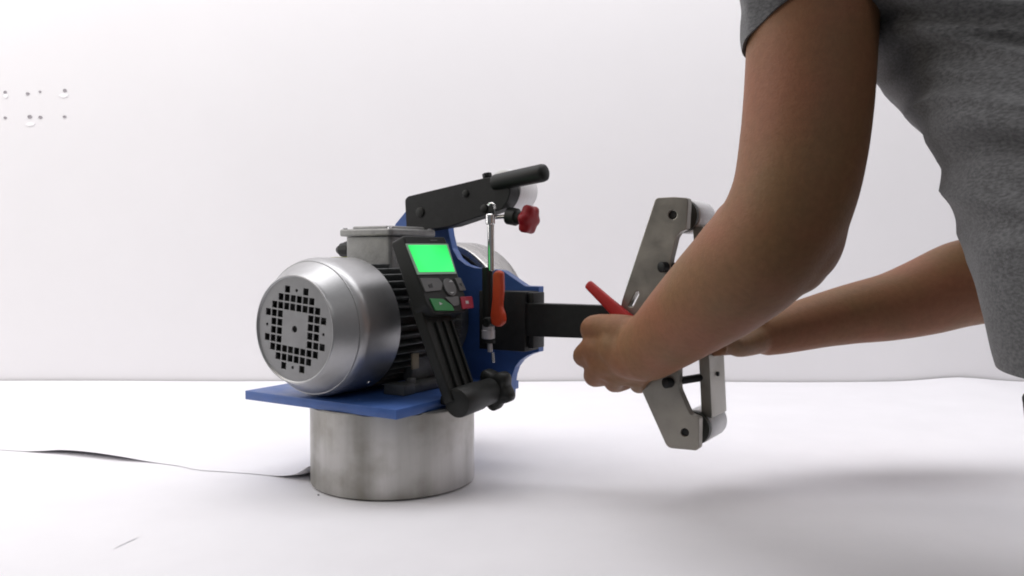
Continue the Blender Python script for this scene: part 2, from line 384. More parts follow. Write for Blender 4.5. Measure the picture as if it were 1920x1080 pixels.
# vented face: real square holes
FR = R0-.0222; tilt = math.radians(5.0); pit = .01035; sq = .0042
def rot2(x, y): return (AX.x+x*math.cos(tilt)+y*math.sin(tilt), AX.z-x*math.sin(tilt)+y*math.cos(tilt))
rows = {0: [3, 6], 1: range(2, 8), 2: range(1, 9), 3: [0, 1, 2, 7, 8, 9], 4: [1, 2, 7, 8], 5: [1, 2, 7, 8], 6: [0, 1, 2, 7, 8, 9], 7: range(1, 9), 8: range(2, 8), 9: [3, 6]}
holes = []
for r_, cs in rows.items():
    for c_ in cs:
        x, y = (c_-4.5)*pit, (4.5-r_)*pit
        holes.append([rot2(x+a*sq, y+b*sq) for a, b in ((-1, -1), (1, -1), (1, 1), (-1, 1))])
for (x, y, r) in [(0, 0, .0042), (0, 4.5*pit, .0020), (0, -4.5*pit, .0020), (-4.6*pit, 0, .0020), (4.6*pit, 0, .0020)]:
    holes.append([rot2(x+r*math.cos(k*PI/6), y+r*math.sin(k*PI/6)) for k in range(12)])
outer = [(AX.x+FR*math.cos(2*PI*k/80), AX.z+FR*math.sin(2*PI*k/80)) for k in range(80)]
plateXZ('vent_grille', outer, holes, FA+.0006, FA+.0022, M['face'], motor, .0002)
bm = bmesh.new(); b_lathe(bm, mx(-.006), D, [(0, .058), (.004, .058)], 40); b_lathe(bm, mx(-.014), D, [(0, .014), (.008, .018)], 24)
for k in range(8):
    th = k*PI/4+.3; A = Vector((math.cos(th), 0, math.sin(th))); T = Vector((-math.sin(th), 0, math.cos(th)))
    q = [Vector(mx(-.015))+A*.018-T*.001, Vector(mx(-.015))+A*.056-T*.001, Vector(mx(-.005))+A*.056-T*.001, Vector(mx(-.005))+A*.018-T*.001]
    b_rings(bm, [q, [p+T*.002 for p in q]])
fin('cooling_fan', bm, M['cavity'], motor)
lathe('cover_screw', (AX.x+R0*math.cos(-.95)-.0003, .050, AX.z+R0*math.sin(-.95)), (math.cos(-.95), 0, math.sin(-.95)), [(0, .0035), (.001, .0034), (.002, .002)], M['chrome'], motor, 16)
# cooling fins, one by one: horizontal stacks on both flanks
bm = bmesh.new(); b_box(bm, (0, .071, -.0008), (.018, .206, .0008), .0003)
bmesh.ops.recalc_face_normals(bm, faces=bm.faces[:]); sharpen(bm); fme = bpy.data.meshes.new('cooling_fin'); bm.to_mesh(fme); bm.free(); fme.materials.append(M['darkal'])
for k in range(44):
    th = 2*PI*k/44
    if math.sin(th) > .93 or math.sin(th) < -.96: continue
    f = link('cooling_fin', fme, None, motor)
    f.location = (AX.x+.067*math.cos(th), 0, AX.z+.067*math.sin(th)); f.rotation_euler = (0, -th, 0)
# terminal box
BX0, BX1, BA0, BA1 = .069, .157, .104, .196
bz0, bz1 = .262, .3105
plateF('terminal_box', rnd([(BX0+.004, BA0+.003), (BX1-.004, BA0+.003), (BX1-.004, BA1-.003), (BX0+.004, BA1-.003)], .007), bz1-bz0, Matrix.Translation((0, 0, (bz0+bz1)/2)), M['castal'], motor, .001)
plateF('box_lid', rnd([(BX0-.003, BA0-.003), (BX1+.002, BA0-.003), (BX1+.002, BA1+.003), (BX0-.003, BA1+.003)], .008), .0095, Matrix.Translation((0, 0, bz1+.0053)), M['castal'], motor, .0022)
plateF('lid_crown', rnd([(BX0+.012, BA0+.006), (BX1-.010, BA0+.006), (BX1-.010, BA1-.006), (BX0+.012, BA1-.006)], .008), .005, Matrix.Translation((0, 0, bz1+.0115)), M['castal'], motor, .002)
for (x, a) in ((BX0+.003, BA0+.004), (BX1-.005, BA0+.004), (BX1-.005, BA1-.004), (BX0+.003, BA1-.004)):
    lathe('lid_screw', (x, a, bz1+.0095), (0, 0, 1), [(0, .0038), (.002, .0036), (.0027, .0025)], M['chrome'], motor, 16)
lathe('cable_gland', (BX0+.003, .122, .293), (-1, 0, 0), [(0, .012), (.010, .012), (.011, .010), (.018, .010), (.022, .007), (.026, .005)], M['plastic'], motor, 12, ang=25)
box('terminal_box_neck', (.085, .112, .255), (.141, .190, .2635), M['darkal'], motor, .002)
# sticker lying on the cover top
bm = bmesh.new(); rr = []
for a in (.048, .072):
    rr.append([(AX.x+(R0+.0004)*math.cos(t), a, AX.z+(R0+.0004)*math.sin(t)) for t in [1.62+.03*i for i in range(10)]])
b_rings(bm, rr, cap=False, closed=False); bmesh.ops.recalc_face_normals(bm, faces=bm.faces[:]); bmesh.ops.solidify(bm, geom=bm.faces[:], thickness=-.0003)
fin('warning_sticker', bm, M['yellow'], motor)
# motor feet, bolts, brass tag
for sgn in (-1, 1):
    x0 = AX.x+sgn*.056; lo, hi = min(x0, x0+sgn*.032), max(x0, x0+sgn*.032)
    ft = box('motor_foot', (lo, .090, PZ1+.0003), (hi, .205, PZ1+.012), M['darkal'], motor, .002)
    box('foot_web', (min(AX.x+sgn*.050, AX.x+sgn*.066), .115, PZ1+.011), (max(AX.x+sgn*.050, AX.x+sgn*.066), .19, .165), M['darkal'], motor, .003)
    for a in (.102, .192):
        hexnut('foot_bolt', (x0+sgn*.020, a, PZ1+.012), (0, 0, 1), .0062, .006, M['castal'], motor)
# lug block on the right foot with brass coloured tag
box('foot_block', (.172, .070, PZ1+.0004), (.205, .092, PZ1+.014), M['darkal'], motor, .0012)
box('rating_tag', (.1935, .098, .140), (.1955, .112, .160), M['tag'], motor, .0004)
lathe('drain_plug', (.196, .175, .150), (1, 0, .2), [(0, .006), (.004, .006), (.006, .004)], M['castal'], motor, 14)

# blue frame plate behind the motor
FP0, FP1 = .238, .252
def tr(pts, a, r=0):
    o = []
    for p in pts:
        q = L(p[0], p[1], a); o.append((q.x, q.z) if len(p) < 3 else (q.x, q.z, p[2]))
    return o
fo = [(741, 420), (764, 392, .006), (835, 388), (842, 440, 0), (848, 466, 0), (858, 484, 0), (873, 496, 0), (890, 502, 0), (904, 503, 0), (942, 507, .004), (984, 536, .003), (1010, 537, .001), (1010, 660, .001),
      (1001, 662, 0), (988, 667, 0), (975, 676, 0), (966, 688, 0), (961, 703, 0), (958, 722, 0), (957, 742, 0), (955, 768, .002), (700, 768, .002), (700, 480)]
fpts = tr(fo, FP0)
fpts[-3] = (fpts[-3][0], PZ1-.012, .002); fpts[-2] = (.03, PZ1-.012, .002); fpts[-1] = (.03, L(700, 480, FP0).z, .02)
plateXZ('frame', rnd(fpts, .002), [], FP0+.0262, FP0+.0402, M['blue'], g, .0009) if False else None
frame = plateXZ('frame', rnd(fpts, .002), [], FP0, FP1, M['blue'], g, .0009)
# notch: base plate ends before the frame
# drive wheel
WA0, WA1, WR = .266, .338, .1085
dw = lathe('drive_wheel', mx(WA0), D, [(0, WR-.006), (.0008, WR-.0015), (.003, WR), (WA1-WA0-.003, WR), (WA1-WA0, WR-.002), (WA1-WA0, .02)], M['dwheel'], g, 120)
lathe('wheel_disc', mx(WA0-.0012), D, [(0, .098), (.0010, .0985), (.0030, .0985)], M['black'], dw, 80)
lathe('wheel_hub', mx(WA0-.009), D, [(0, .016), (.002, .019), (.0078, .019)], M['darkal'], dw, 40)
# ---- tracking arm (black) with handle
AA0, AA1 = .205, .231
ao = [(759, 374, .004), (765, 368, .002), (906, 334, .0), (928, 331, .004), (942, 333, .006), (953, 345, .006), (957, 360, .006), (952, 376, .006), (941, 392, .003), (846, 424, .001), (762, 438, .002)]
arm = plateXZ('tracking_arm', rnd(tr(ao, AA0), .001), [], AA0, AA1, M['black'], g, .0010)
def Lv(px, py, a): return L(px, py, a)
A = Lv(932, 342, AA0+.004); B = Lv(1019, 324, AA0-.002)
hd = (B-A).length
lathe('handle', A, B-A, [(-.004, .0105), (0, .0112), (.012, .0114), (hd*.5, .0116), (hd-.002, .0118), (hd+.002, .0108), (hd+.004, .0080)], M['plastic'], arm, 36, ang=50)
hexnut('arm_screw', Lv(914, 333, AA0+.012), (-.2, 0, 1), .0065, .006, M['black'], arm)
for (px, py, r) in ((788, 398, .007), (873, 363, .005), (908, 391, .0055)):
    p = Lv(px, py, AA0); lathe('arm_bolt', p-Vector((0, .0022, 0)), D, [(0, r*.75), (.0006, r), (.003, r)], M['plastic'], arm, 20)
# tracking wheel
c0 = Lv(943, 356, AA1+.002); WRT = .0285
tw = lathe('tracking_wheel', c0, D, [(0, WRT-.003), (.001, WRT-.0006), (.003, WRT-.0002), (.024, WRT+.0006), (.045, WRT-.0002), (.047, WRT-.001), (.048, WRT-.004)], M['wheel'], g, 64)
lathe('axle', c0-Vector((0, .004, 0)), D, [(0, .006), (.0038, .006)], M['darkal'], tw, 20)
# tracking knob under the arm end
ka = AA0+.012
A = Lv(922, 408, ka); B = Lv(957, 405, ka); C_ = Lv(980, 409, ka); E = Lv(1000, 413, ka)
rod('tracking_screw', A, B, .0028, M['chrome'], g, 14, .0003)
kd = (E-C_).normalized()
kb = lathe('tracking_knob', C_, kd, [(0, .010), (.001, .0115), (.003, .0130)], M['plastic'], g, 24)
lathe('knob_collar', B-kd*.004, kd, [(0, .009), (.001, .0118), (.014, .0118), (.015, .0095), ((C_-B).length+.003, .0085)], M['plastic'], kb, 30)
lathe('knob_head', C_+kd*.0025, kd, [(0, .0130), (.0015, .0172), (.0045, .0186), (.0105, .0186), (.0135, .0172), (.015, .0135), (.0155, .006)], M['crimson'], kb, 84,
      lobes=lambda t: 1+.095*math.cos(6*t+.4), ang=60)
# ---- tool clamp (black block in front of the frame)
q0, q1 = L(898, 545, FP0-.036), L(984, 660, FP0-.036)
tc = box('tool_clamp', (q0.x, FP0-.036, q1.z), (q1.x, FP0-.0003, q0.z), M['black'], g, .0012)
q2 = L(1003, 545, FP0-.026); box('clamp_jaw', (q1.x+.0004, FP0-.030, q1.z+.004), (q2.x, FP0-.0004, q0.z-.001), M['black'], tc, .0015)
# ---- tension rod with hook, sleeve, orange lever, white nut
ra = .168
dn = Vector((0, 0, 1))
T0, T1 = Lv(920, 405, ra), Lv(921, 508, ra)
tr_ = rod('tension_rod', T0, T1, .0044, M['chrome'], g, 20)
hp = [Lv(915, 384, ra), Lv(918, 381.5, ra), Lv(923, 381, ra), Lv(927, 384, ra), Lv(928, 392, ra), Lv(928, 410, ra)]
sweep('hook', hp, .0013, M['chrome'], tr_)
lathe('rod_socket', Lv(919.5, 421, ra), T0-T1, [(0, .0052), (.001, .0060), (.0125, .0060), (.0135, .0050)], M['chrome'], tr_, 24)
S0, S1 = Lv(914, 501, ra), Lv(915, 602, ra)
rod('sleeve', S1, S0, .0072, M['plastic'], tr_, 24)
nut = lathe('locking_nut', Lv(916, 635, ra), dn, [(0, .0080), (.001, .0088), (.011, .0088), (.0115, .0080), (.0225, .0080), (.0235, .0072)], M['nut'], tr_, 24)
rod('lower_pin', Lv(919, 660, ra+.004), Lv(918, 634, ra+.004), .0034, M['nut'], tr_, 16)
lathe('pin_collar', Lv(917, 643, ra+.001), dn, [(0, .0085), (.006, .0085)], M['black'], tr_, 24)
rod('pin_end', Lv(925, 680, ra+.006), Lv(924, 661, ra+.006), .0019, M['chrome'], tr_, 12, .0003)
lo_ = [(923, 512, .004), (931, 506, .004), (940, 510, .004), (941, 545, .005), (938, 575, .004), (944, 592, .006), (944, 606, .008), (934, 614, .008), (921, 610, .008), (918, 596, .006), (922, 560, .006)]
la = ra-.016
lev = plateXZ('clamp_lever', rnd(tr(lo_, la), .003), [], la, la+.009, M['orange'], g, .0026)
p = Lv(914, 604, la+.002); lathe('lever_pivot', p, D, [(-.004, .0050), (-.003, .0064), (.012, .0064)], M['plastic'], lev, 24)

# ---- control panel on its hinged stand
ph = math.atan2(.084, .195); ND = Vector((math.cos(ph), 0, math.sin(ph))); LD = Vector((-math.sin(ph), 0, math.cos(ph)))
PP = Vector((.290, 0, .1150))+ND*.012
def PF(off=0):   # basis: x = +a, y = up the panel, z = face normal
    m_ = Matrix((Vector((0, 1, 0)), LD, ND)).transposed().to_4x4(); m_.translation = PP+ND*off; return m_
def pc(px, py, off=0):
    q = LP(px, py, PP+ND*off, ND); d_ = q-PP; return (d_.y, d_.dot(LD))
def pcr(pts, off=0):
    o = []
    for p_ in pts:
        q = pc(p_[0], p_[1], off); o.append(q if len(p_) < 3 else (*q, p_[2]))
    return o
tl = pc(751, 441); trr = pc(833, 441); bl = pc(812, 590)
x0, x1, y1, y0 = tl[0], trr[0], tl[1], bl[1]
x0 = (pc(751, 441)[0]+pc(812, 590)[0])/2
panel = plateF('control_panel', rnd([(x0, y0+.012), (x0+.010, y0), (x1-.010, y0), (x1, y0+.012), (x1, y1), (x0, y1)], .004), .022, PF(-.011), M['plastic'], g, .0018)
plateF('panel_back', rnd([(x0+.010, y0+.012), (x1-.010, y0+.012), (x1-.010, y1-.012), (x0+.010, y1-.012)], .006), .008, PF(-.0262), M['plastic'], panel, .002)
plateF('screen_bezel', rnd(pcr([(759.5, 457.5), (838.5, 457.5), (855, 514), (782, 515.5)]), .001), .0012, PF(.0007), M['glass'], panel, .0003)
plateF('screen', rnd(pcr([(763, 460.5), (835.5, 460.5), (851, 510), (784.5, 511)]), .001), .0012, PF(.0012), M['screen'], panel, .0002)
K = [('key', [(786, 522), (821, 522), (829, 532), (826, 545), (796, 548)]), ('key', [(851, 522), (862, 521), (873, 545), (861, 546), (857, 535)]),
     ('keyg', [(804, 560), (829, 561), (846, 573), (851, 583), (815, 583)]), ('keyr', [(862, 557), (884, 556), (887, 578), (866, 580)]),
     ('key', [(833, 558), (858, 556), (860, 572), (850, 575)])]
for mn, pts in K:
    plateF('key', rnd(pcr(pts), .0018), .0016, PF(.0007), M[mn], panel, .0005)
cc = pc(842, 539); plateF('round_key', [(cc[0]+.0118*math.cos(k*PI/16), cc[1]+.0118*math.sin(k*PI/16)) for k in range(32)], .0020, PF(.0010), M['key'], panel, .0006)
# key markings: arrows, start, stop, corner ticks
def mark(pts, mm, off=.0021):
    plateF('key_mark', pcr(pts), .0004, PF(off), mm, panel, .0001)
mark([(801, 535), (808, 532), (810, 540), (804, 541)], M['dprint'], .0017); mark([(859, 533), (863, 531), (865, 538)], M['dprint'], .0017)
mark([(839, 530), (843, 526), (847, 530)], M['print'], .0023); mark([(841, 549), (849, 549), (845, 552)], M['print'], .0023)
mark([(821, 567), (828, 570.5), (823, 573)], M['print'], .0017); mark([(871, 565), (876, 564.8), (877, 570), (872, 570.3)], M['print'], .0017)
mark([(806, 450), (819, 449.8), (819.5, 451.5), (806.5, 451.7)], M['key'], .0003)
# stand: two grooved rails in one casting, hinge tube, star knob
sx0 = .060; stand = plateF('panel_stand', rnd([(sx0-.003, .0), (sx0+.047, .0), (x0+.060, y0+.030), (x0+.002, y0+.030)], .003), .014, PF(-.020), M['plastic'], g, .002)
for k, dx in enumerate((.012, .028, .043)):
    plateF('stand_rib', rnd([(sx0+dx-.002, .012), (sx0+dx+.002, .012), (sx0+dx+.004, y0-.006), (sx0+dx, y0-.006)], .001), .004, PF(-.0115), M['plastic'], stand, .0008)
H0 = L(861, 752, .066); h0 = Vector((.292, .060, .1115)); h1 = Vector((.292, .132, .1165))
hv = (h1-h0).length
tube = lathe('hinge_tube', h0, h1-h0, [(0, .0140), (.0012, .0172), (.004, .0178), (hv*.6, .0178), (hv*.62, .0168), (hv, .0160)], M['plastic'], g, 40)
knob = lathe('star_knob', h1+(h1-h0).normalized()*.0006, h1-h0, [(0, .016), (.003, .0225), (.006, .024), (.017, .024), (.021, .022), (.023, .015)], M['plastic'], g, 70, lobes=lambda t: 1+.14*math.cos(5*t+1.2), ang=60)
box('hinge_bracket', (PW+.0004, .078, .1035), (.284, .118, .1145), M['black'], g, .002)

# ================================================================== PLATEN ATTACHMENT (held by the person)
at = tag(empty('platen_attachment', MO, -TH), 'steel platen attachment with two idler wheels on a black bar held in both hands', 'grinder attachment')
ba0, ba1 = .205, .223
bo = tr([(940, 567), (1260, 577), (1260, 640), (940, 629)], ba0)
plateXZ('tool_bar', rnd(bo, .001), [], ba0, ba1, M['black'], at, .0010)
sa0, sa1 = .190, .203
def th_(pts, a=sa0): return tr(pts, a)
so = [(1229, 371, .004), (1262, 369, .003), (1289, 371, .006), (1290, 380, 0), (1287, 430, .003), (1276, 434, .004), (1268, 444, .004), (1257, 489, .003), (1259, 600, 0), (1273, 690, 0), (1273, 730, .003), (1290, 769, .003),
      (1295, 778, .003), (1311, 784, .003), (1310, 841, .003), (1305, 845, .002), (1251, 840, .006), (1203, 733, .01), (1163, 640, .02), (1163, 572, .01)]
def circ(px, py, r, a=sa0, n=16):
    q = L(px, py, a); return [(q.x+r*math.cos(2*PI*k/n), q.z+r*math.sin(2*PI*k/n)) for k in range(n)]
slot = rnd(th_([(1177, 575), (1192, 547), (1197, 545), (1198, 552), (1186, 576)]), .002)
bslot1 = rnd(th_([(1236, 493), (1262, 492), (1262, 508), (1236, 509)]), .004)
# the bolt slots are open towards the cut-out; built as closed slots close to the edge
sp = plateXZ('side_plate', rnd(th_(so), .002), [circ(1261, 403, .0052), circ(1284, 811, .0048), slot], sa0, sa1, M['steel'], at, .0009)
for (px, py) in ((1261, 403), (1284, 811)):
    q = L(px, py, sa0+.003); lathe('axle_screw', q, D, [(0, .0030), (.0001, .0046), (.006, .0046)], M['cavity'], sp, 6, ang=20)
# idler wheels
def idler(px, py):
    c = L(px, py, sa0); R = .0208
    wv = lathe('idler_wheel', (c.x, sa0+.038, c.z), D, [(0, R-.003), (.001, R-.0008), (.003, R), (.054, R), (.056, R-.001), (.057, R-.004)], M['wheel'], at, 64)
    lathe('wheel_flange', (c.x, sa0+.0255, c.z), D, [(0, R-.003), (.001, R-.0005), (.0085, R-.0005), (.0092, R-.002)], M['flange'], wv, 48)
    rod('axle', (c.x, sa1+.0002, c.z), (c.x, sa1+.084, c.z), .0055, M['castal'], wv, 20)
idler(1261, 403); idler(1284, 811)
# platen: flat bar, working face to the right
pa0, pa1 = sa0+.038, sa0+.094
def PLT(px, py): return L(px, py, pa0)
tL, tR, bR, bL = PLT(1299, 426), PLT(1318, 424), PLT(1335, 785), PLT(1315, 778)
plt_ = plateXZ('platen', rnd([(tL.x, tL.z), (tR.x, tR.z), (bR.x, bR.z), (bL.x, bL.z)], .0012), [], pa0, pa1, M['steel'], at, .0008)
q = PLT(1334, 706); fx = Vector((bR.x-tR.x, 0, bR.z-tR.z)).normalized(); nx = Vector((-fx.z, 0, fx.x))
if nx.x < 0: nx = -nx
k0 = L(1334, 706, pa0); 
lathe('platen_screw', Vector((k0.x, (pa0+pa1)/2-.002, k0.z))+nx*.0002, nx, [(-.002, .0028), (.0003, .0028)], M['cavity'], plt_, 12)
for (p0, p1) in (((1250, 718), (1318, 707)), ((1242, 501), (1306, 498))):
    A = L(*p0, sa0-.0045); B = L(*p1, pa0+.006); d_ = (B-A)
    bo_ = rod('platen_bolt', A, B, .0047, M['black'], at, 20)
    lathe('bolt_head', A-d_.normalized()*.0035, d_, [(0, .0040), (.0012, .0062), (.0085, .0062), (.0092, .005)], M['black'], bo_, 20)
# red clamp lever by the hand
lA, lB = L(1103, 533, .180), L(1182, 607, .176)
dl = (lB-lA); n_ = Vector((0, -1, 0)); sd = dl.cross(n_).normalized(); ln = dl.length; fw = n_
bm = bmesh.new(); rings = []
for t, hw, hh in ((-.0012, .0035, .0028), (0, .0052, .0040), (.002, .0056, .0044), (ln*.5, .0072, .0052), (ln*.85, .0088, .0062), (ln+.004, .0105, .0075), (ln+.010, .0085, .0065)):
    c = lA+dl.normalized()*t; row = []
    for k in range(20):
        th = 2*PI*k/20; cx, sx_ = math.cos(th), math.sin(th)
        row.append(c+sd*hw*math.copysign(abs(cx)**.6, cx)+fw*hh*math.copysign(abs(sx_)**.6, sx_))
    rings.append(row)
b_rings(bm, rings); rl = fin('clamp_lever', bm, M['red'], at, 50)
rod('lever_stud', L(1186, 610, .178), L(1186, 610, .204), .0065, M['red'], rl, 20)

# ================================================================== PERSON
person = tag(empty('person', (.52, .57, -.75)), 'person in a grey t-shirt leaning over the table, both hands on the steel attachment', 'person')
def b_sphere(bm, c, r, seg=18, sc=(1, 1, 1), rot=None):
    m_ = Matrix.Translation(c) @ (rot.to_4x4() if rot is not None else Matrix.Identity(4)) @ Matrix.Diagonal((r*sc[0], r*sc[1], r*sc[2], 1))
    bmesh.ops.create_uvsphere(bm, u_segments=seg, v_segments=seg//2+1, radius=1, matrix=m_)
def b_limb(bm, pts, seg=20, sub=5):
    """pts: (Vector, radius); Catmull-Rom smoothed tapered tube with round ends"""
    P = [Vector(p[0]) for p in pts]; Rr = [p[1] for p in pts]; path = []
    for i in range(len(P)-1):
        p0, p1, p2, p3 = P[max(i-1, 0)], P[i], P[i+1], P[min(i+2, len(P)-1)]
        for k in range(sub):
            t = k/sub
            q = .5*((2*p1)+(p2-p0)*t+(2*p0-5*p1+4*p2-p3)*t*t+(3*p1-p0-3*p2+p3)*t**3)
            path.append((q, Rr[i]+(Rr[i+1]-Rr[i])*sm(t) if False else Rr[i]+(Rr[i+1]-Rr[i])*t))
    path.append((P[-1], Rr[-1])); rings = []; prev = None
    for i, (q, r) in enumerate(path):
        d = (path[min(i+1, len(path)-1)][0]-path[max(i-1, 0)][0]).normalized()
        if prev is None: x = d.orthogonal().normalized()
        else: x = (prev-d*prev.dot(d)).normalized()
        prev = x; y = d.cross(x)
        rings.append([q+(x*math.cos(2*PI*k/seg)+y*math.sin(2*PI*k/seg))*r for k in range(seg)])
    b_rings(bm, rings)
    b_sphere(bm, P[0], Rr[0]*.995, seg); b_sphere(bm, P[-1], Rr[-1]*.995, seg)
def Pr(px, py, rp, Y): return (W(px, py, Y), rp*Y/FPX)
def remesh(bm, name, voxel, it, m, parent, fac=.5):
    me = bpy.data.meshes.new('tmp'); bm.to_mesh(me); bm.free(); o = bpy.data.objects.new('tmp', me); COL.objects.link(o)
    r = o.modifiers.new('r', 'REMESH'); r.mode = 'VOXEL'; r.voxel_size = voxel; r.use_smooth_shade = True
    s = o.modifiers.new('s', 'SMOOTH'); s.factor = fac; s.iterations = it
    dg = bpy.context.evaluated_depsgraph_get(); out = bpy.data.meshes.new_from_object(o.evaluated_get(dg)); bpy.data.objects.remove(o); bpy.data.meshes.remove(me)
    for p in out.polygons: p.use_smooth = True
    out.materials.clear(); ob = link(name, out, m); under(ob, parent); return ob
WD = Vector((.60, .80, 0)).normalized(); FD = Vector((-.80, .60, 0)).normalized()
TOR = [(z_+DZ, *q_) for z_, *q_ in [(.02, .492, .545, .160, .112), (.12, .488, .550, .160, .112), (.20, .487, .572, .160, .110), (.28, .483, .625, .160, .110), (.36, .500, .690, .165, .112), (.44, .480, .765, .172, .116), (.52, .455, .835, .190, .112), (.58, .405, .885, .175, .098), (.625, .392, .905, .10, .075), (.655, .385, .91, .062, .06)]]
def ring(z, cx, cy, hw, hd, n=64, g_=0):
    return [Vector((cx, cy, z))+WD*((hw+g_)*math.cos(2*PI*k/n))+FD*((hd+g_)*math.sin(2*PI*k/n)) for k in range(n)]
def tor(z):
    return [interp([(t[0], t[i]) for t in TOR], z) if False else lin(z, i) for i in range(1, 5)]
def lin(z, i):
    T = TOR
    if z <= T[0][0]: return T[0][i]
    for a, b in zip(T, T[1:]):
        if z <= b[0]: return a[i]+(b[i]-a[i])*(z-a[0])/(b[0]-a[0])
    return T[-1][i]
bm = bmesh.new()
b_rings(bm, [ring(z, *[v if i < 2 else max(.03, v-.034) for i, v in enumerate(tor(z))]) for z in [.02+.02*k for k in range(32)]])
SHN = W(1532, -100, .755); SHF = Vector((.56, 1.045, .56))
# near (left) arm
near = [(SHN, .060), Pr(1526, -20, 117, .752), Pr(1520, 90, 116, .75), Pr(1514, 190, 116, .747), Pr(1504, 280, 115, .744), Pr(1487, 365, 112, .742), Pr(1455, 437, 111, .752), Pr(1405, 493, 108, .782), Pr(1348, 545, 97, .825), Pr(1288, 595, 81, .875), Pr(1244, 632, 68, .915), Pr(1212, 655, 61, .942)]
b_limb(bm, near, 56, 8); b_limb(bm, [Pr(1498, 330, 106, .742), Pr(1497, 400, 92, .744), Pr(1494, 452, 84, .75), Pr(1482, 482, 74, .757)], 44, 8)
b_sphere(bm, W(1395, 430, .770), 62*.77/FPX, 40)
b_limb(bm, [(Vector((.392, .905, .60)), .075), (SHN+Vector((.02, .03, .0)), .066)], 24)
b_limb(bm, [(Vector((.392, .905, .60)), .075), (SHF, .062)], 24)
b_limb(bm, [(W(1240, 636, .918), .0385), (W(1205, 655, .945), .0365), (W(1180, 662, .958), .0315), (W(1152, 668, .976), .0215)], 40, 6)
# near hand: palm, knuckles, four curled fingers, thumb on top
wr = W(1214, 656, .942)
MC = [(1110, 650, .984, .0140), (1124, 684, .984, .0142), (1158, 703, .979, .0132), (1200, 709, .968, .0120)]
for (px, py, Y, r) in MC:
    b_limb(bm, [(wr, .030), (wr.lerp(W(px, py, Y), .5), .0225), (W(px, py, Y), r)], 16)
FG = [[(1110, 650, .984, .0135), (1091, 668, 1.008, .0120), (1112, 676, 1.030, .0108), (1142, 668, 1.034, .0098)],
      [(1124, 684, .984, .0140), (1112, 706, 1.008, .0124), (1132, 708, 1.030, .0110), (1160, 698, 1.034, .0100)],
      [(1158, 703, .979, .0130), (1150, 718, 1.003, .0118), (1168, 718, 1.024, .0105), (1194, 706, 1.028, .0094)],
      [(1200, 709, .968, .0118), (1196, 722, .991, .0105), (1210, 720, 1.010, .0094), (1230, 708, 1.014, .0084)]]
b_limb(bm, [(W(a_, b_, c_), r_-.0012) for a_, b_, c_, r_ in MC], 16); b_limb(bm, [(W(1116, 622, .988), .0125), (W(1112, 645, .988), .0128)], 16)
for f in FG: b_limb(bm, [(W(a, b, c), r) for a, b, c, r in f], 14)
b_limb(bm, [(W(1215, 640, .945), .026), (W(1172, 622, .955), .0205), (W(1134, 612, .970), .0150), (W(1110, 612, .985), .0132), (W(1104, 622, .998), .0108)], 16)
b_sphere(bm, W(1160, 650, .962), .026, 16)
# far (right) arm
far = [(SHF, .060), (Vector((.635, 1.085, .42)), .053), Pr(1905, 470, 76, 1.10), Pr(1880, 512, 84, 1.10), Pr(1800, 533, 81, 1.10), Pr(1735, 556, 73, 1.095), Pr(1670, 575, 64, 1.09), Pr(1600, 588, 57, 1.085), Pr(1540, 601, 51, 1.08), Pr(1485, 615, 46, 1.075), Pr(1440, 626, 41, 1.068)]
b_limb(bm, far, 48, 8)
wf = W(1440, 626, 1.068)
for i, (px, py, Y, r) in enumerate([(1372, 600, 1.05, .0135), (1366, 618, 1.045, .014), (1368, 636, 1.04, .0132), (1378, 650, 1.035, .0115)]):
    b_limb(bm, [(wf, .024), (wf.lerp(W(px, py, Y), .5), .020), (W(px, py, Y), r)], 14)
    b_limb(bm, [(W(px, py, Y), r-.0008), (W(px-28, py+4, Y-.012), r-.002), (W(px-40, py+6, Y-.04), r-.003), (W(px-24, py+6, Y-.062), r-.004)], 12)
b_limb(bm, [(W(1425, 632, 1.06), .022), (W(1400, 645, 1.03), .016), (W(1380, 650, 1.005), .0125), (W(1362, 640, .99), .011)], 14)
# neck and head, looking down at the work
NK = Vector((.388, .905, .62)); HC = NK+Vector((-.075, .085, .155)); LK_ = (Vector((.15, 1.0, .15))-HC).normalized()
b_limb(bm, [(NK, .060), (NK.lerp(HC, .55), .056), (HC, .06)], 24)
ex_ = LK_; side = Vector((-.6, -.8, 0)); side = (side-ex_*side.dot(ex_)).normalized(); up_ = side.cross(ex_)
if up_.z < 0: up_ = -up_
HR = Matrix((ex_, side, up_)).transposed()
def hp_(x, y, z): return HC+HR @ Vector((x, y, z))
b_sphere(bm, hp_(-.01, 0, .02), 1, 28, (.096, .076, .092), HR); b_sphere(bm, hp_(.025, 0, -.055), 1, 24, (.060, .052, .062), HR)
b_sphere(bm, hp_(.055, 0, -.098), 1, 18, (.026, .030, .020), HR)
b_limb(bm, [(hp_(.082, 0, .012), .010), (hp_(.102, 0, -.022), .012)], 12); b_sphere(bm, hp_(.100, 0, -.026), .013, 12); b_sphere(bm, hp_(.092, .012, -.028), .009, 12); b_sphere(bm, hp_(.092, -.012, -.028), .009, 12)
b_limb(bm, [(hp_(.074, .036, .024), .011), (hp_(.080, 0, .024), .011), (hp_(.074, -.036, .024), .011)], 10)
b_limb(bm, [(hp_(.074, .020, -.058), .007), (hp_(.082, 0, -.058), .009), (hp_(.074, -.020, -.058), .007)], 10)
for s in (-1, 1): b_sphere(bm, hp_(-.005, s*.078, -.010), 1, 14, (.018, .009, .030), HR)
body = remesh(bm, 'body', .0025, 16, M['skin'], person)
for s in (-1, 1):
    bm = bmesh.new(); b_sphere(bm, hp_(.0745, s*.030, .002), .0115, 16); under(fin('eye', bm, M['eye']), person)
    bm = bmesh.new(); b_sphere(bm, hp_(.0845, s*.030, .001), 1, 12, (.0026, .0052, .0052), HR); under(fin('iris', bm, M['iris']), person)
bm = bmesh.new()
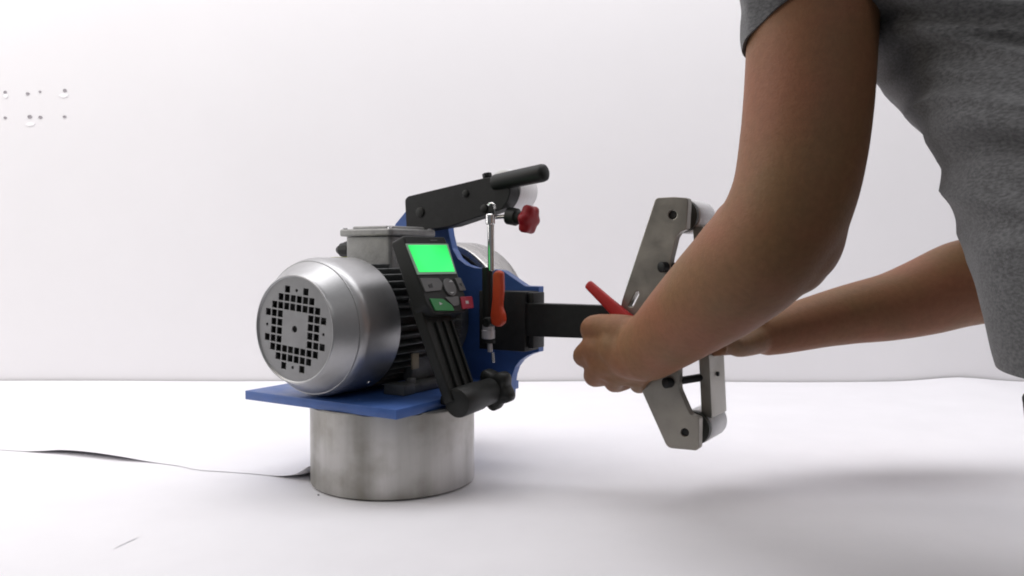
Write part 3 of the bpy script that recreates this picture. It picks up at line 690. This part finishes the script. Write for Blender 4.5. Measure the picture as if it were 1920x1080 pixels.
b_sphere(bm, hp_(-.022, 0, .034), 1, 32, (.100, .085, .092), HR)
ho = remesh(bm, 'hair', .004, 3, M['hair'], person)
for v in ho.data.vertices: v.co += v.normal*.004*noise.noise(v.co*60)
# fingernails of the thumb
bm = bmesh.new(); q = W(1104, 612, .9865)

# ---- t-shirt: torso tube and two sleeves, with real folds
def fold(p, z, th):
    # long drag folds running round from the near armpit, fading towards the hem
    ws = .28*noise.noise(Vector((math.cos(th)*1.3, math.sin(th)*1.3, z*3)))
    q = (z-.035*math.sin(th))*23+1.3*ws
    a = noise.noise(Vector((q, math.sin(th)*.3, math.cos(th)*.3)))
    r_ = 1-abs(noise.noise(Vector((q*1.6+5, math.sin(th)*.7, math.cos(th)*.7))))*2.2
    b = noise.noise(Vector((z*70+4*ws, math.sin(th)*1.5+4, math.cos(th)*1.5)))
    k = sm((z-.24)/.16)
    return (.042*a+.016*max(r_, -.3)+.003*b)*(.10+.90*abs(math.cos(th)))*(.06+.94*k)+.007*noise.noise(p*9)-.004*k
bm = bmesh.new(); rings = []; zs = [.207+.004*k for k in range(105)]
n = 220
for z in zs:
    cx, cy, hw, hd = tor(z); row = []; gg = .010+.010*sm((.30-z)/.12)
    for k in range(n):
        th = 2*PI*k/n; d = WD*math.cos(th)/(hw)+FD*math.sin(th)/(hd); d.normalize()
        p = Vector((cx, cy, z))+WD*((hw+gg)*math.cos(th))+FD*((hd+gg)*math.sin(th))
        row.append(p+d*fold(p, z, th))
    rings.append(row)
inner = [[v-(v-Vector((tor(z)[0], tor(z)[1], z))).normalized()*.0025 for v in rings[0]] for z in (zs[0],)]
c0_ = Vector((tor(zs[0])[0], tor(zs[0])[1], 0))
hem_in = [v-(Vector((v.x, v.y, 0))-c0_).normalized()*.003 for v in rings[0]]
hem_up = [v+Vector((0, 0, .03)) for v in hem_in]
b_rings(bm, [hem_up, hem_in]+rings, cap=False)
def sleeve(axis, n=120, hem=None, kk=0):
    """axis: list of (Vector, radius); the last ring is the hem, cut along a tilted plane"""
    P = [a[0] for a in axis]; m_ = 40; rows = []; prev = None
    for i in range(m_+1):
        t = i/m_*(len(P)-1); j = min(int(t), len(P)-2); f = t-j
        c = P[j].lerp(P[j+1], f); r = axis[j][1]+(axis[j+1][1]-axis[j][1])*f
        d = (P[j+1]-P[j]).normalized(); x = Vector((1, 0, 0)) if prev is None else prev; x = (x-d*x.dot(d)).normalized(); prev = x; y = d.cross(x)
        row = []
        for k in range(n):
            th = 2*PI*k/n; dr = x*math.cos(th)+y*math.sin(th)
            sh = hem(dr)*(i/m_)**2 if hem else 0
            p = c+dr*r+d*sh
            w_ = (.0068-.0030*(i/m_))*noise.noise(Vector((p.x*16+p.z*10, p.y*12, p.z*26+kk)))+.0035*noise.noise(p*38)
            row.append(p+dr*w_)
        rows.append(row)
    last = rows[-1]; c = sum(last, Vector())/n
    inn = [p-(p-c).normalized()*.0028 for p in last]; up1 = [p-(P[-1]-P[-2]).normalized()*.05-(p-c).normalized()*.0008 for p in inn]
    b_rings(bm, rows+[inn, up1], cap=False)
e0 = W(1531, -20, .752)
sleeve([(SHN+Vector((.06, .06, .03)), .072), (SHN+Vector((.008, .008, .035)), .074), (SHN+Vector((0, 0, -.005)), .070), (e0, .0650), (W(1530, 45, .751), .0628)],
       hem=lambda dr: -.010+.034*max(-1, min(1, -dr.x*.80+dr.y*.55)), kk=3)
sleeve([(Vector((.44, .98, .60)), .075), (SHF, .074), (Vector((.60, 1.065, .49)), .070), (Vector((.635, 1.085, .42)), .068)], kk=9)
ts = under(fin('t_shirt', bm, M['jersey'], ang=75), person)
# trousers, belt, shoes
bm = bmesh.new()
for s in (-1, 1):
    h_ = Vector((.505, .555, .02))+WD*s*.075
    b_limb(bm, [(h_+Vector((0, 0, .06)), .095), (h_, .100), (Vector((h_.x+.0, h_.y-.01, -.33)), .070), (Vector((h_.x+.02, h_.y-.02, -.68)), .058)], 24)
b_rings(bm, [ring(z, *[v if i < 2 else v-.004 for i, v in enumerate(tor(z))]) for z in (.0, .05, .10, .15, .20, .26)])
tro = remesh(bm, 'trousers', .007, 4, M['trousers'], person)
bm = bmesh.new(); b_rings(bm, [ring(.150, *tor(.15), g_=.002), ring(.151, *tor(.15), g_=.005), ring(.182, *tor(.18), g_=.005), ring(.183, *tor(.18), g_=.002)]); under(fin('belt', bm, M['belt']), person)
for s in (-1, 1):
    bm = bmesh.new(); c = Vector((.54, .535, -.715))+WD*s*.075
    b_limb(bm, [(c-FD*.05, .036), (c, .040), (c+FD*.10, .036), (c+FD*.17, .030)], 20)
    for v in bm.verts: v.co.z = max(v.co.z, -.7495)
    under(fin('shoe', bm, M['shoe'], ang=60), person)
